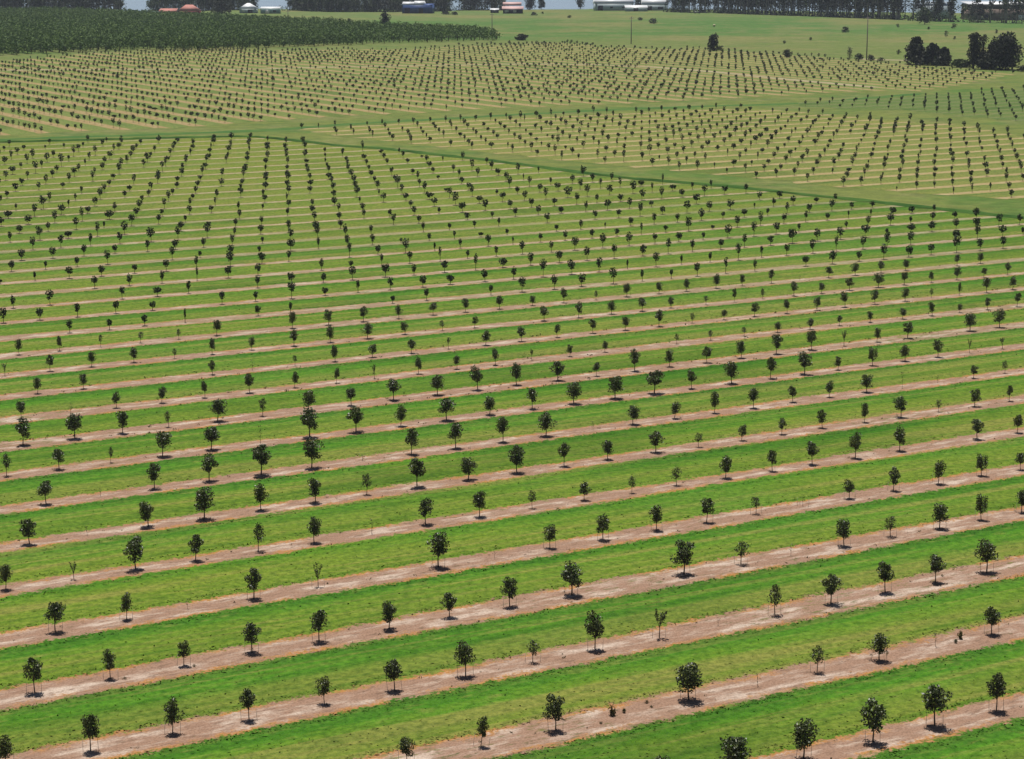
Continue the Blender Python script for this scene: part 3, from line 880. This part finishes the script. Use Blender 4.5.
weed(4.9, 95.9, 0.55, 0.31, 'brown upright weed on the soil strip between two front trees', M['weed'])
weed(5.5, 96.3, 0.29, 0.15, 'thin dark weed stem right of the brown weed clump', M['leaf_mid'])
weed(4.3, 94.8, 0.15, 0.15, 'low dark weed at the near edge of the soil below the brown clump', M['leaf_mid'])
weed(6.7, 97.6, 0.20, 0.20, 'small dark weed left of the large round tree on the second strip', M['weed'])
weed(6.9, 97.0, 0.15, 0.15, 'small dark weed just below the one left of the large round tree', M['leaf_mid'])
weed(24.4, 107.5, 0.49, 0.27, 'brown weed on the soil strip left of the right edge tree', M['weed'])
weed(24.0, 106.8, 0.27, 0.16, 'thin dark weed beside the brown weed near the right edge', M['leaf_mid'])
weed(-19.9, 101.1, 0.15, 0.26, 'yellow-green weed clump right of the second left tree', M['weed'])
weed(-16.6, 103.0, 0.16, 0.21, 'brown weed right of the small staked tree at left', M['weed'])


# ------------------------------------------------------------------ standing grass between the near beds
G = Geo()
n = 220000
Yg = 84 + 150 * rng.uniform(0, 1, n) ** 1.5
Xg = rng.uniform(-1, 1, n) * (Yg * .262 + 4)
vg = -Xg * SY + Yg * CY
fr = (vg - V0) / ROW
fr = np.abs(fr - np.floor(fr + .5)) * ROW
ok = (fr > 1.45) & (rng.uniform(0, 1, n) < np.where(fr < 2.1, .7, .05))
Xg, Yg = Xg[ok], Yg[ok]
Zg = np.array([zt(y) for y in Yg]) + .04
Pg = np.stack([Xg, Yg, Zg], 1)
m = len(Pg)
nn = np.stack([rng.normal(0, .42, m), rng.normal(0, .42, m), np.ones(m)], 1)
da = np.cross(nn, rng.normal(size=(m, 3)))
da /= np.linalg.norm(da, axis=1)[:, None]
db = np.cross(nn / np.linalg.norm(nn, axis=1)[:, None], da)
kk = rng.uniform(.5, 1.3, (m, 1))
da, db = da * .11 * kk, db * .045 * kk
G.quads(np.stack([Pg - da, Pg - db, Pg + da, Pg + db], 1))
tag(obj('grass', G.mesh('grass', [M['field_a']])), 'short rough grass standing between the bare soil strips', 'grass', kind='stuff')

# ------------------------------------------------------------------ old orchard: closed dark canopy
G = Geo()
polyO = POLY['Obot'][:-1] + POLY['Otop'][1:]
cnt = 0
for i in range(-60, 140):
    for k in range(60, 330):
        u = i * 6.8 + rng.normal(0, .4)
        v = k * 4.6 + rng.normal(0, .4)
        X, Y = xy(u, v)
        if not inside(polyO, X, Y) or not seen(X, Y, 25):
            continue
        h = rng.normal(4.8, .35)
        w = rng.normal(6.4, .4)
        n = 170 if Y < 900 else 110
        P = crown(n, h, w, .5, 6, .35, taper=.62)
        P += np.array([X, Y, zt(Y)])
        G.quads(leaves(P, .78, .52, .0))
        q = .14
        G.quads(np.array([[[X - q, Y, zt(Y)], [X + q, Y, zt(Y)], [X + q, Y, zt(Y) + 2.4], [X - q, Y, zt(Y) + 2.4]]]), 1)
        cnt += 1
print('old orchard', cnt)
tag(obj('old_orchard', G.mesh('old_orchard', [M['leaf_old'], M['bark']])), 'dark closed canopy of a mature orchard beyond the young fields', 'orchard', kind='stuff')


# ------------------------------------------------------------------ far woods
def wood(name, label, line, step, h0, w0, depth, mats, dark=True, sparse=0.0):
    G = Geo()
    L = resample(line, step)
    for (x, y) in L:
        for d in range(depth):
            if rng.random() < sparse:
                continue
            X = x + rng.normal(0, step * .4)
            Y = y + d * step * 1.1 + rng.normal(0, step * .25) + (0 if d else 1)
            h = rng.normal(h0, h0 * .16)
            w = rng.normal(w0, w0 * .2)
            z = zt(Y)
            zb = h * (rng.uniform(.3, .5) if name == 'gum_wood' else rng.uniform(.1, .3))
            if d:
                zb *= .4
            P = crown(240 if d == 0 else 170, h, w, zb, 9, .42, rough=1.2)
            P += np.array([X, Y, z])
            mi = rng.choice([0, 0, 0, 1, 1, 3])
            G.quads(leaves(P, 1.25, .7, .4), mi)
            G.tube([(X, Y, z - .1), (X + rng.normal(0, .3), Y, z + h * .5), (X + rng.normal(0, .5), Y, z + h * .85)], [.3, .22, .06], 5, 2)
            if d in ((1, 3) if name == 'gum_wood' else (0, 2)):
                us = rng.normal(0, 1, (70, 3)) * np.array([2.6, 1.4, 1.2]) + np.array([X + rng.normal(0, 2), Y - 1.5, z + 1.2])
                us[:, 2] = np.maximum(us[:, 2], z + .2)
                G.quads(leaves(us, 1.1, .7, .2), 3)
    tag(obj(name, G.mesh(name, mats)), label, 'wood', kind='stuff')


WL = [M['leaf_bush'], M['leaf_gum'], M['bark_gum'], M['leaf_bush']]
WM = [M['leaf_gum'], M['leaf_pine'], M['bark_gum'], M['leaf_bush']]
wood('far_wood', 'dense mixed wood behind the old orchard at the left edge', [(-350, 1385), (-262, 1388)], 4.4, 15, 7.5, 5, WL)
wood('far_wood', 'trees growing behind the red roofed house', [(-247, 1438), (-219, 1434), (-196, 1460), (-182, 1450)], 4.4, 14, 7.5, 5, WL)
wood('far_wood', 'dense hedge-like wood along the meadow right of the teal shed', [(-152, 1452), (-122, 1412), (-76, 1412)], 4.4, 12, 8, 5, [M['leaf_bush'], M['leaf_pine'], M['bark_gum'], M['leaf_bush']])
wood('far_wood', 'short dark wood behind and right of the blue shed', [(-72, 1420), (-54, 1425), (-43, 1436)], 4.4, 13, 8, 4, WM)
wood('far_wood', 'dark wood left of the pink roofed house', [(-34, 1452), (-8, 1454)], 4.4, 13, 8, 4, WM)
wood('gum_wood', 'tall dark gum wood with pale trunks along the far right meadow edge', [(106, 1404), (136, 1383), (180, 1318), (220, 1256), (232, 1236)], 4.2, 19, 6.2, 5, WM, sparse=.14)
wood('gum_wood', 'thin row of trees in front of the long brick building', [(236, 1220), (250, 1200), (262, 1190), (292, 1166), (320, 1150)], 4.0, 16, 5.2, 2, WM, sparse=.22)


# ------------------------------------------------------------------ single far trees, bushes, poles
def lone(name, label, cat, X, Y, h, w, style='leaf_pine', n=420, zb=.08, group=None, rz=0, lobes=10, taper=.75, cone=False):
    e = empty(name, (X, Y, zt(Y)))
    tag(e, label, cat, group)
    g, t = Geo(), Geo()
    P = crown(int(n * 1.9), h, w, h * zb, 22 if cone else lobes, .42 if cone else .36, rough=1.25 if cone else 1.0, taper=taper, cone=cone)
    P[:, :2] *= w / 2 / np.percentile(np.linalg.norm(P[:, :2], axis=1), 93)
    lf = max(.26, min(.95, w * .15))
    g.quads(leaves(P, lf, lf * .6, .3))
    t.tube([(0, 0, -.05), (.02 * h, 0, h * .45), (0, .02 * h, h * .85)], [.022 * h + .02, .015 * h + .01, .01], 6)
    for i in range(5):
        a = i * 2.4
        t.tube([(.01 * h, 0, h * (.2 + .08 * i)), (w * .3 * math.cos(a), w * .3 * math.sin(a), h * (.45 + .09 * i))], [.009 * h, .004 * h], 5)
    obj('trunk', t.mesh('trunk', [M['bark']], True), e)
    obj('crown', g.mesh('crown', [M[style]]), e)
    return e


T = lone
T('meadow_tree', 'dark upright tree standing alone at the top edge of the far field', 'tree', 80.2, 836.7, 7.0, 4.7, n=600, zb=.02, taper=.6)
T('bush', 'small dark bush at the foot of the lone upright tree', 'bush', 83.2, 835.0, 2.2, 2.6, n=150, zb=.02)
T('bush', 'round dark bush at the field corner right of the lone upright tree', 'bush', 102.4, 779.8, 3.1, 3.2, n=260, zb=.02)
T('meadow_tree', 'slim small tree at the left end of the low bushes by the tall pole', 'tree', 124.7, 772.8, 4.6, 2.0, n=220, zb=.05)
T('bush', 'low dark bush between the slim tree and the tall pole', 'bush', 126.8, 764.5, 2.3, 3.2, n=180, zb=.02)
T('bush', 'low bush right beside the foot of the tall pole', 'bush', 130.2, 759.5, 2.1, 2.9, n=180, zb=.02)
T('bush', 'lowest bush at the right end of the clump by the tall pole', 'bush', 132.6, 752.0, 1.5, 2.4, n=120, zb=.02)
T('conical_tree', 'broad dark conical tree, tallest of the left group by the dirt road', 'tree', 141.0, 730.6, 10.6, 8.4, n=1300, zb=.0, cone=True)
T('conical_tree', 'dark pointed tree in the middle of the left group by the dirt road', 'tree', 145.6, 725.0, 8.2, 6.6, n=900, zb=.0, cone=True)
T('conical_tree', 'smaller pointed tree at the right end of the left group', 'tree', 149.3, 723.0, 6.8, 5.6, n=800, zb=.0, cone=True)
T('bush', 'wide low hedge bush between the two groups of tall dark trees', 'bush', 152.9, 712.5, 2.8, 6.5, 'leaf_bush', n=400, zb=.02)
T('tall_tree', 'tall narrow ragged tree at the left of the right group', 'tree', 155.0, 702.5, 13.4, 4.8, n=1000, zb=.0, taper=.7, lobes=15)
T('tall_tree', 'very slender tall tree just right of the ragged narrow one', 'tree', 157.9, 702.0, 13.2, 3.2, n=600, zb=.0, taper=.75, lobes=14)
T('bush', 'bushy undergrowth beneath the tall narrow trees of the right group', 'bush', 158.2, 700.0, 6.0, 6.4, 'leaf_pine', n=700, zb=.02)
T('tall_tree', 'dark pointed tree between the slender tree and the big round one', 'tree', 160.9, 701.0, 10.2, 5.2, n=800, zb=.0, cone=True)
T('tall_tree', 'big broad dark tree at the right end of the right group', 'tree', 164.3, 696.5, 12.2, 10.2, n=1800, zb=.0, taper=.5, lobes=16)
T('bush', 'long low grey-green bush at the far right field edge', 'bush', 168.6, 686.9, 2.0, 5.0, 'leaf_gum', n=220, zb=.02)
T('meadow_tree', 'dark rounded tree rising above the right part of the old orchard', 'tree', -64.0, 1061.4, 9.6, 5.6, n=600, zb=.02, taper=.6)
T('meadow_tree', 'large dark spreading tree beside the white roofed house', 'tree', -174.2, 1262.0, 14.5, 12.5, n=1100, zb=.03)
T('meadow_tree', 'light green rounded tree in front of the gum wood', 'tree', 227.1, 1155.5, 9.4, 7.2, 'leaf_bush', n=600, zb=.1)
T('meadow_tree', 'large tree by the river just right of the pink roofed house', 'tree', 12.6, 1463.4, 10.5, 7.0, n=600, zb=.05)
T('meadow_tree', 'smaller tree by the river left of the open water', 'tree', 20.9, 1480.0, 8.0, 5.4, 'leaf_gum', n=500, zb=.08)
T('meadow_tree', 'tree by the river at the left end of the long grey shed', 'tree', 48.8, 1500.1, 10.4, 6.0, 'leaf_gum', n=500, zb=.08)
T('meadow_tree', 'tree standing between the long grey shed and the wide white roofed shed', 'tree', 88.0, 1464.0, 8.5, 5.5, n=500, zb=.05)
T('meadow_tree', 'tiny tree poking above the old orchard left of the dark rounded tree', 'tree', -110.2, 1166.0, 4.2, 2.4, n=220)
T('meadow_tree', 'small tree above the old orchard midway to the dark rounded tree', 'tree', -87.0, 1120.0, 4.6, 3.0, n=260)
T('bush', 'wide dark bush past the right tip of the old orchard', 'bush', 4.4, 940.8, 2.8, 5.6, n=300, zb=.02)
BU = [(164.5, 1034.2, 3.2, 3.8, 'leaf_pine', 'round dark bush alone in the right meadow, left of the tall pole top'),
      (148.6, 804.6, 2.0, 1.7, 'leaf_pine', 'small dark bush just left of the pointed tree group'),
      (203.8, 984.5, 3.0, 2.1, 'leaf_bush', 'upright small bush in the meadow between the two dark tree groups'),
      (230.2, 1092.7, 2.7, 2.8, 'leaf_bush', 'rounded bush near the gum wood in the right meadow'),
      (200.5, 949.4, 1.6, 1.3, 'leaf_bush', 'smallest bush below the upright one between the dark tree groups'),
      (203.4, 1106.9, 2.1, 1.7, 'leaf_pine', 'little dark bush at the far right meadow above the pointed tree group'),
      (213.9, 1077.5, 1.6, 1.6, 'leaf_pine', 'little dark bush left of the rounded one near the gum wood'),
      (236.4, 1023.2, 2.1, 1.7, 'leaf_pine', 'small dark bush in the meadow above the big broad tree'),
      (78.2, 1167.1, 3.3, 4.6, 'leaf_gum', 'grey rounded bush in the bright meadow below the white roofed shed'),
      (75.3, 1229.8, 1.8, 3.0, 'leaf_pine', 'low dark bush in the meadow below the long grey shed'),
      (134.2, 941.9, 1.4, 1.4, 'leaf_bush', 'tiny bush in the olive meadow right of the lone upright tree'),
      (117.5, 904.1, 1.4, 1.4, 'leaf_bush', 'tiny bush in the olive meadow above the round field corner bush'),
      (35.0, 1277.4, 1.6, 2.5, 'leaf_bush', 'low bush in the bright meadow below the open river'),
      (13.7, 1329.7, 2.3, 4.0, 'leaf_gum', 'wide bush in front of the tree by the pink roofed house'),
      (-42.7, 1349.9, 2.2, 5.0, 'leaf_pine', 'wide dark bush below the narrow water gap, left of its twin'),
      (-36.6, 1338.8, 2.3, 4.0, 'leaf_pine', 'dark bush below the narrow water gap, right of its twin'),
      (19.9, 1364.0, 1.7, 2.0, 'leaf_bush', 'small bush on the river bank left of the open water'),
      (-166.1, 1246.4, 2.6, 3.0, 'leaf_bush', 'left small bush on the lawn before the white roofed house'),
      (-160.0, 1250.6, 2.6, 3.4, 'leaf_pine', 'right small bush on the lawn before the white roofed house')]
for x, y, h, w, st, lb in BU:
    T('bush', lb, 'bush', x, y, h, w, st, n=160, zb=.02, lobes=6)


def pole(X, Y, h, label):
    e = empty('power_pole', (X, Y, zt(Y)), random.uniform(-.4, .4))
    tag(e, label, 'pole')
    g = Geo()
    g.tube([(0, 0, -.3), (0, 0, h)], [.22, .15], 10)
    obj('post', g.mesh('post', [M['pole']], True), e)
    g = Geo()
    g.box(-1.1, 1.1, -.07, .07, h - .7, h - .55)
    obj('crossarm', g.mesh('crossarm', [M['pole']]), e)
    g = Geo()
    for x in (-.95, -.4, .4, .95):
        g.tube([(x, 0, h - .55), (x, 0, h - .36)], [.05, .04], 8)
    obj('insulator', g.mesh('insulator', [M['white_metal']]), e)


pole(129.1, 761.8, 15.6, 'tall dark power pole rising from the bushes at the right field edge')
pole(51.3, 902.3, 11.6, 'thin power pole in the meadow beyond the middle of the far field')
pole(-9.6, 1009.3, 10.1, 'faint power pole behind the right tip of the old orchard')
pole(-127.4, 1194.8, 6.8, 'short faint pole behind the old orchard near the teal shed')


# ------------------------------------------------------------------ buildings on the river side
def building(name, label, X, Y, wdt, dep, hw, roofs, wall, opens, rz=0.0, cat='building', z=0):
    """roofs: (kind, x0, x1, y0, y1, z_eave, z_ridge, material); opens: (part name, x0, x1, z0, z1, material)"""
    e = empty(name, (X, Y, zt(Y) + z), rz)
    tag(e, label, cat)
    g = Geo()
    g.box(-wdt / 2, wdt / 2, 0, dep, -.2, hw)
    obj('wall', g.mesh('wall', [wall]), e)
    for kind, x0, x1, y0, y1, ze, zr, m in roofs:
        g = Geo()
        ym = (y0 + y1) / 2
        if kind == 'gable':
            v = [(x0, y0, ze), (x1, y0, ze), (x1, y1, ze), (x0, y1, ze), (x0, ym, zr), (x1, ym, zr)]
            g.poly(v, [(0, 1, 5, 4), (2, 3, 4, 5), (0, 4, 3), (1, 2, 5), (0, 3, 2, 1)])
        elif kind == 'hip':
            i = min((y1 - y0) / 2, (x1 - x0) * .42)
            v = [(x0, y0, ze), (x1, y0, ze), (x1, y1, ze), (x0, y1, ze), (x0 + i, ym, zr), (x1 - i, ym, zr)]
            g.poly(v, [(0, 1, 5, 4), (2, 3, 4, 5), (0, 4, 3), (1, 2, 5), (0, 3, 2, 1)])
        elif kind == 'front':                       # ridge runs away from the viewer
            xm = (x0 + x1) / 2
            v = [(x0, y0, ze), (x1, y0, ze), (x1, y1, ze), (x0, y1, ze), (xm, y0, zr), (xm, y1, zr)]
            g.poly(v, [(0, 4, 5, 3), (1, 2, 5, 4), (0, 1, 4), (2, 3, 5), (0, 3, 2, 1)])
        else:                                       # lean-to / flat
            v = [(x0, y0, ze), (x1, y0, ze), (x1, y1, zr), (x0, y1, zr)]
            v += [(a, b, c - .15) for a, b, c in v]
            g.poly(v, [(0, 1, 2, 3), (7, 6, 5, 4), (0, 4, 5, 1), (1, 5, 6, 2), (2, 6, 7, 3), (3, 7, 4, 0)])
        obj('roof', g.mesh('roof', [m]), e)
    for nm, x0, x1, z0, z1, m in opens:
        g = Geo()
        g.box(x0, x1, -.06, .05, z0, z1)
        obj(nm, g.mesh(nm, [m]), e)
    return e


D = M['dark_open']
building('red_roofed_house', 'long house under a red hipped roof with dark red walls beyond the old orchard', -205.1, 1332, 13.5, 9, 2.8,
         [('hip', -7.4, 7.4, -.7, 9.7, 2.7, 6.6, M['red_roof'])], M['red_wall'],
         [('window', -5, -3.4, 1, 2.2, D), ('door', -.6, .5, 0, 2.2, D), ('window', 2.4, 4.4, 1, 2.2, D)])
building('red_roofed_annexe', 'low annexe under a flat pinkish red roof left of the red roofed house', -218.2, 1331, 10, 7, 2.6,
         [('lean', -5.6, 5.6, -.6, 7.6, 2.7, 4.2, M['red_roof'])], M['red_wall'], [('window', -3.4, -1.2, .9, 2, D), ('door', 1.4, 2.5, 0, 2.1, D)])
building('white_roofed_house', 'house under a bright white pyramid roof beside the large spreading tree', -174.0, 1384, 11, 10, 2.8,
         [('hip', -6.3, 6.3, -.8, 10.8, 2.8, 6.4, M['white_metal'])], M['pale_metal'],
         [('window', -4, -2, .9, 2.2, M['white_wall']), ('garage_door', 0, 3.2, 0, 2.3, D)])
building('teal_shed', 'low teal shed with a pale flat roof right of the white pyramid roof', -158.0, 1372, 12.5, 7, 3.4,
         [('lean', -6.5, 6.5, -.3, 7.3, 3.4, 4.3, M['white_metal'])], M['teal_wall'], [('door', -3.2, -.4, 0, 2.5, M['white_wall']), ('window', 2, 4, 1.1, 2.2, D)])
building('blue_shed', 'big deep blue shed with two pale gabled roof ends at the meadow edge', -62.3, 1376, 19.5, 12, 5.4,
         [('gable', -10.2, -2.6, -.4, 12.4, 5.4, 7.4, M['white_metal']), ('gable', -2.4, 4.4, -.4, 12.4, 5.6, 8.0, M['white_metal']), ('lean', 4.5, 10.0, -.3, 12.3, 5.5, 6.1, M['blue_wall'])],
         M['blue_wall'], [('door', -8.2, -4.6, 0, 3.6, D), ('door', 1.2, 4.2, 0, 3.4, D)], rz=-.12)
building('pink_roofed_house', 'dark walled house under a two-step pale pink roof above the meadow', .6, 1374, 13.0, 9, 3.0,
         [('lean', -7.2, 7.0, -1.6, 3.2, 3.0, 4.6, M['pink_roof']), ('gable', -6.6, 5.6, 3.3, 9.6, 5.0, 7.2, M['pink_roof'])], M['dark_open'],
         [('window', -5.4, -2.8, .8, 2.2, M['white_wall']), ('window', .2, 2.2, .8, 2.2, M['white_wall'])])
building('white_carport', 'small white roofed carport left of the pink roofed house', -11.5, 1388, 5.4, 5, 2.0,
         [('lean', -3.0, 3.0, -.4, 5.4, 2.1, 2.9, M['white_metal'])], M['dark_open'], [('door', -1.6, 1.6, 0, 1.7, M['paint'])])
building('long_shed', 'long grey-blue shed with a white pitched roof beside the river', 70.5, 1446, 26, 14, 4.6,
         [('gable', -13.6, 13.6, -.5, 14.5, 4.7, 8.2, M['white_metal'])], M['pale_metal'],
         [('door', -11.4, -8, 0, 3.4, D), ('window', -3, -1, 1.6, 2.8, D), ('window', 5, 7.4, 1.6, 2.8, D)], rz=.08)
building('low_white_shed', 'low grey shed with a white roof in front of the wide white roof', 84.5, 1427, 15, 8, 2.6,
         [('lean', -7.8, 7.8, -.3, 8.3, 2.6, 4.0, M['white_metal'])], M['pale_metal'], [('door', -2, 1.2, 0, 2.2, D)])
building('wide_white_shed', 'wide shed under a bright white low roof at the right end of the sheds', 98.5, 1448, 16, 16, 3.6,
         [('gable', -8.8, 8.8, -.5, 16.5, 3.6, 8.4, M['white_metal'])], M['pale_metal'], [('door', -6, -2, 0, 3, D), ('window', 2, 5.5, 1, 2.6, D)])
building('brick_factory', 'long brown brick building with a dark window band and white roof behind the trees', 291, 1232, 46, 22, 6.4,
         [('lean', -23.6, 23.6, -.6, 22.6, 9.3, 10.4, M['white_metal'])], M['brick'],
         [('door', -14, -10.5, 0, 3.2, D), ('door', 6, 9, 0, 3.0, M['white_wall'])])
fac = bpy.data.objects['brick_factory']
g = Geo()
g.box(-22.8, 22.8, .02, 21.8, 6.41, 9.29)
obj('window_band', g.mesh('window_band', [D]), fac)
building('pale_warehouse', 'pale grey-blue warehouse half hidden by the gum wood', 255, 1262, 19, 16, 7.6,
         [('gable', -9.8, 9.8, -.4, 16.4, 7.6, 10.0, M['pale_metal'])], M['pale_metal'], [('door', -4, 0, 0, 4, D)])


def car(X, Y, rz, label):
    e = empty('parked_car', (X, Y, zt(Y)), rz)
    tag(e, label, 'car')
    g = Geo()
    pr = [(-2.1, .35), (2.1, .35), (2.15, .8), (1.2, .95), (.75, 1.45), (-1.2, 1.48), (-1.9, .98), (-2.15, .85)]
    n = len(pr)
    v = [(x, -.85, z) for x, z in pr] + [(x, .85, z) for x, z in pr]
    g.poly(v, [tuple(range(n)), tuple(range(2 * n - 1, n - 1, -1))] + [(i, i + n, (i + 1) % n + n, (i + 1) % n) for i in range(n)])
    obj('body', g.mesh('body', [M['paint']]), e)
    g = Geo()
    g.poly([(.68, -.87, 1.38), (-1.1, -.87, 1.4), (-1.6, -.87, 1.0), (1.0, -.87, 1.0)], [(0, 1, 2, 3)])
    g.poly([(.68, .87, 1.38), (-1.1, .87, 1.4), (-1.6, .87, 1.0), (1.0, .87, 1.0)], [(3, 2, 1, 0)])
    obj('side_window', g.mesh('side_window', [M['white_metal']]), e)
    for x in (-1.35, 1.35):
        for y in (-.8, .8):
            g = Geo()
            g.tube([(x, y - .1, .33), (x, y + .1, .33)], [.33, .33], 14)
            obj('wheel', g.mesh('wheel', [M['dark_open']]), e)


car(121.2, 1376, .15, 'dark car parked at the meadow edge just left of the gum wood')
g = Geo()
g.tube([(-.6, 0, .6), (-.59, 0, .6), (.59, 0, .6), (.6, 0, .6)], [.45, .6, .6, .45], 20)
tag(obj('hay_bale', g.mesh('hay_bale', [M['hay']], True), loc=(108.1, 1122.3, zt(1122))), 'small pale bale lying in the bright meadow above the lone upright tree', 'bale')

# ------------------------------------------------------------------ air
hm = bpy.data.materials.new('clear_air')
hm.use_nodes = True
hn = hm.node_tree.nodes
hn.remove(hn['Principled BSDF'])
pv = hn.new('ShaderNodeVolumePrincipled')
pv.inputs['Color'].default_value = (.78, .86, 1.0, 1)
pv.inputs['Density'].default_value = .00007
pv.inputs['Anisotropy'].default_value = .1
hm.node_tree.links.new(pv.outputs[0], hn['Material Output'].inputs['Volume'])
g = Geo()
g.box(-1500, 1500, -200, 2900, -2.2, 60)
tag(obj('haze', g.mesh('haze', [hm])), 'thin pale summer haze over the far fields', 'haze', kind='stuff')


# ------------------------------------------------------------------ camera, light, sky
cam = bpy.data.cameras.new('camera')
cam.sensor_width = 36
cam.lens = FPX * 36 / 1024
cam.clip_start = .5
cam.clip_end = 30000
co = bpy.data.objects.new('camera', cam)
co.location = (0, 0, CAMH)
co.rotation_euler = (math.pi / 2 - PIT, 0, 0)
C.objects.link(co)
S.camera = co

SUN_EL, SUN_AZ = math.radians(76), math.radians(-16)     # azimuth from +Y, minus = to the left
d = np.array([math.sin(SUN_AZ) * math.cos(SUN_EL), math.cos(SUN_AZ) * math.cos(SUN_EL), math.sin(SUN_EL)])
sun = bpy.data.lights.new('sun', 'SUN')
sun.energy = 5.0
sun.angle = math.radians(.5)
sun.color = (1.0, .955, .89)
so = bpy.data.objects.new('sun', sun)
from mathutils import Vector
so.rotation_euler = Vector(d).to_track_quat('Z', 'Y').to_euler()
so.location = (0, 0, 120)
C.objects.link(so)

w = bpy.data.worlds.new('World')
S.world = w
w.use_nodes = True
nt = w.node_tree
sky = nt.nodes.new('ShaderNodeTexSky')
sky.sky_type = 'NISHITA'
sky.sun_disc = False
sky.sun_elevation = SUN_EL
sky.sun_rotation = SUN_AZ
sky.altitude = 20
sky.dust_density = .6
sky.air_density = .75
bg = nt.nodes['Background']
bg.inputs[1].default_value = .05
nt.links.new(sky.outputs[0], bg.inputs[0])

S.view_settings.view_transform = 'Standard'
S.view_settings.look = 'None'
S.view_settings.gamma = 1
S.view_settings.exposure = 0.1
S.view_settings.use_curve_mapping = False
S.cycles.volume_bounces = 0
S.cycles.max_bounces = 6
S.cycles.use_denoising = True
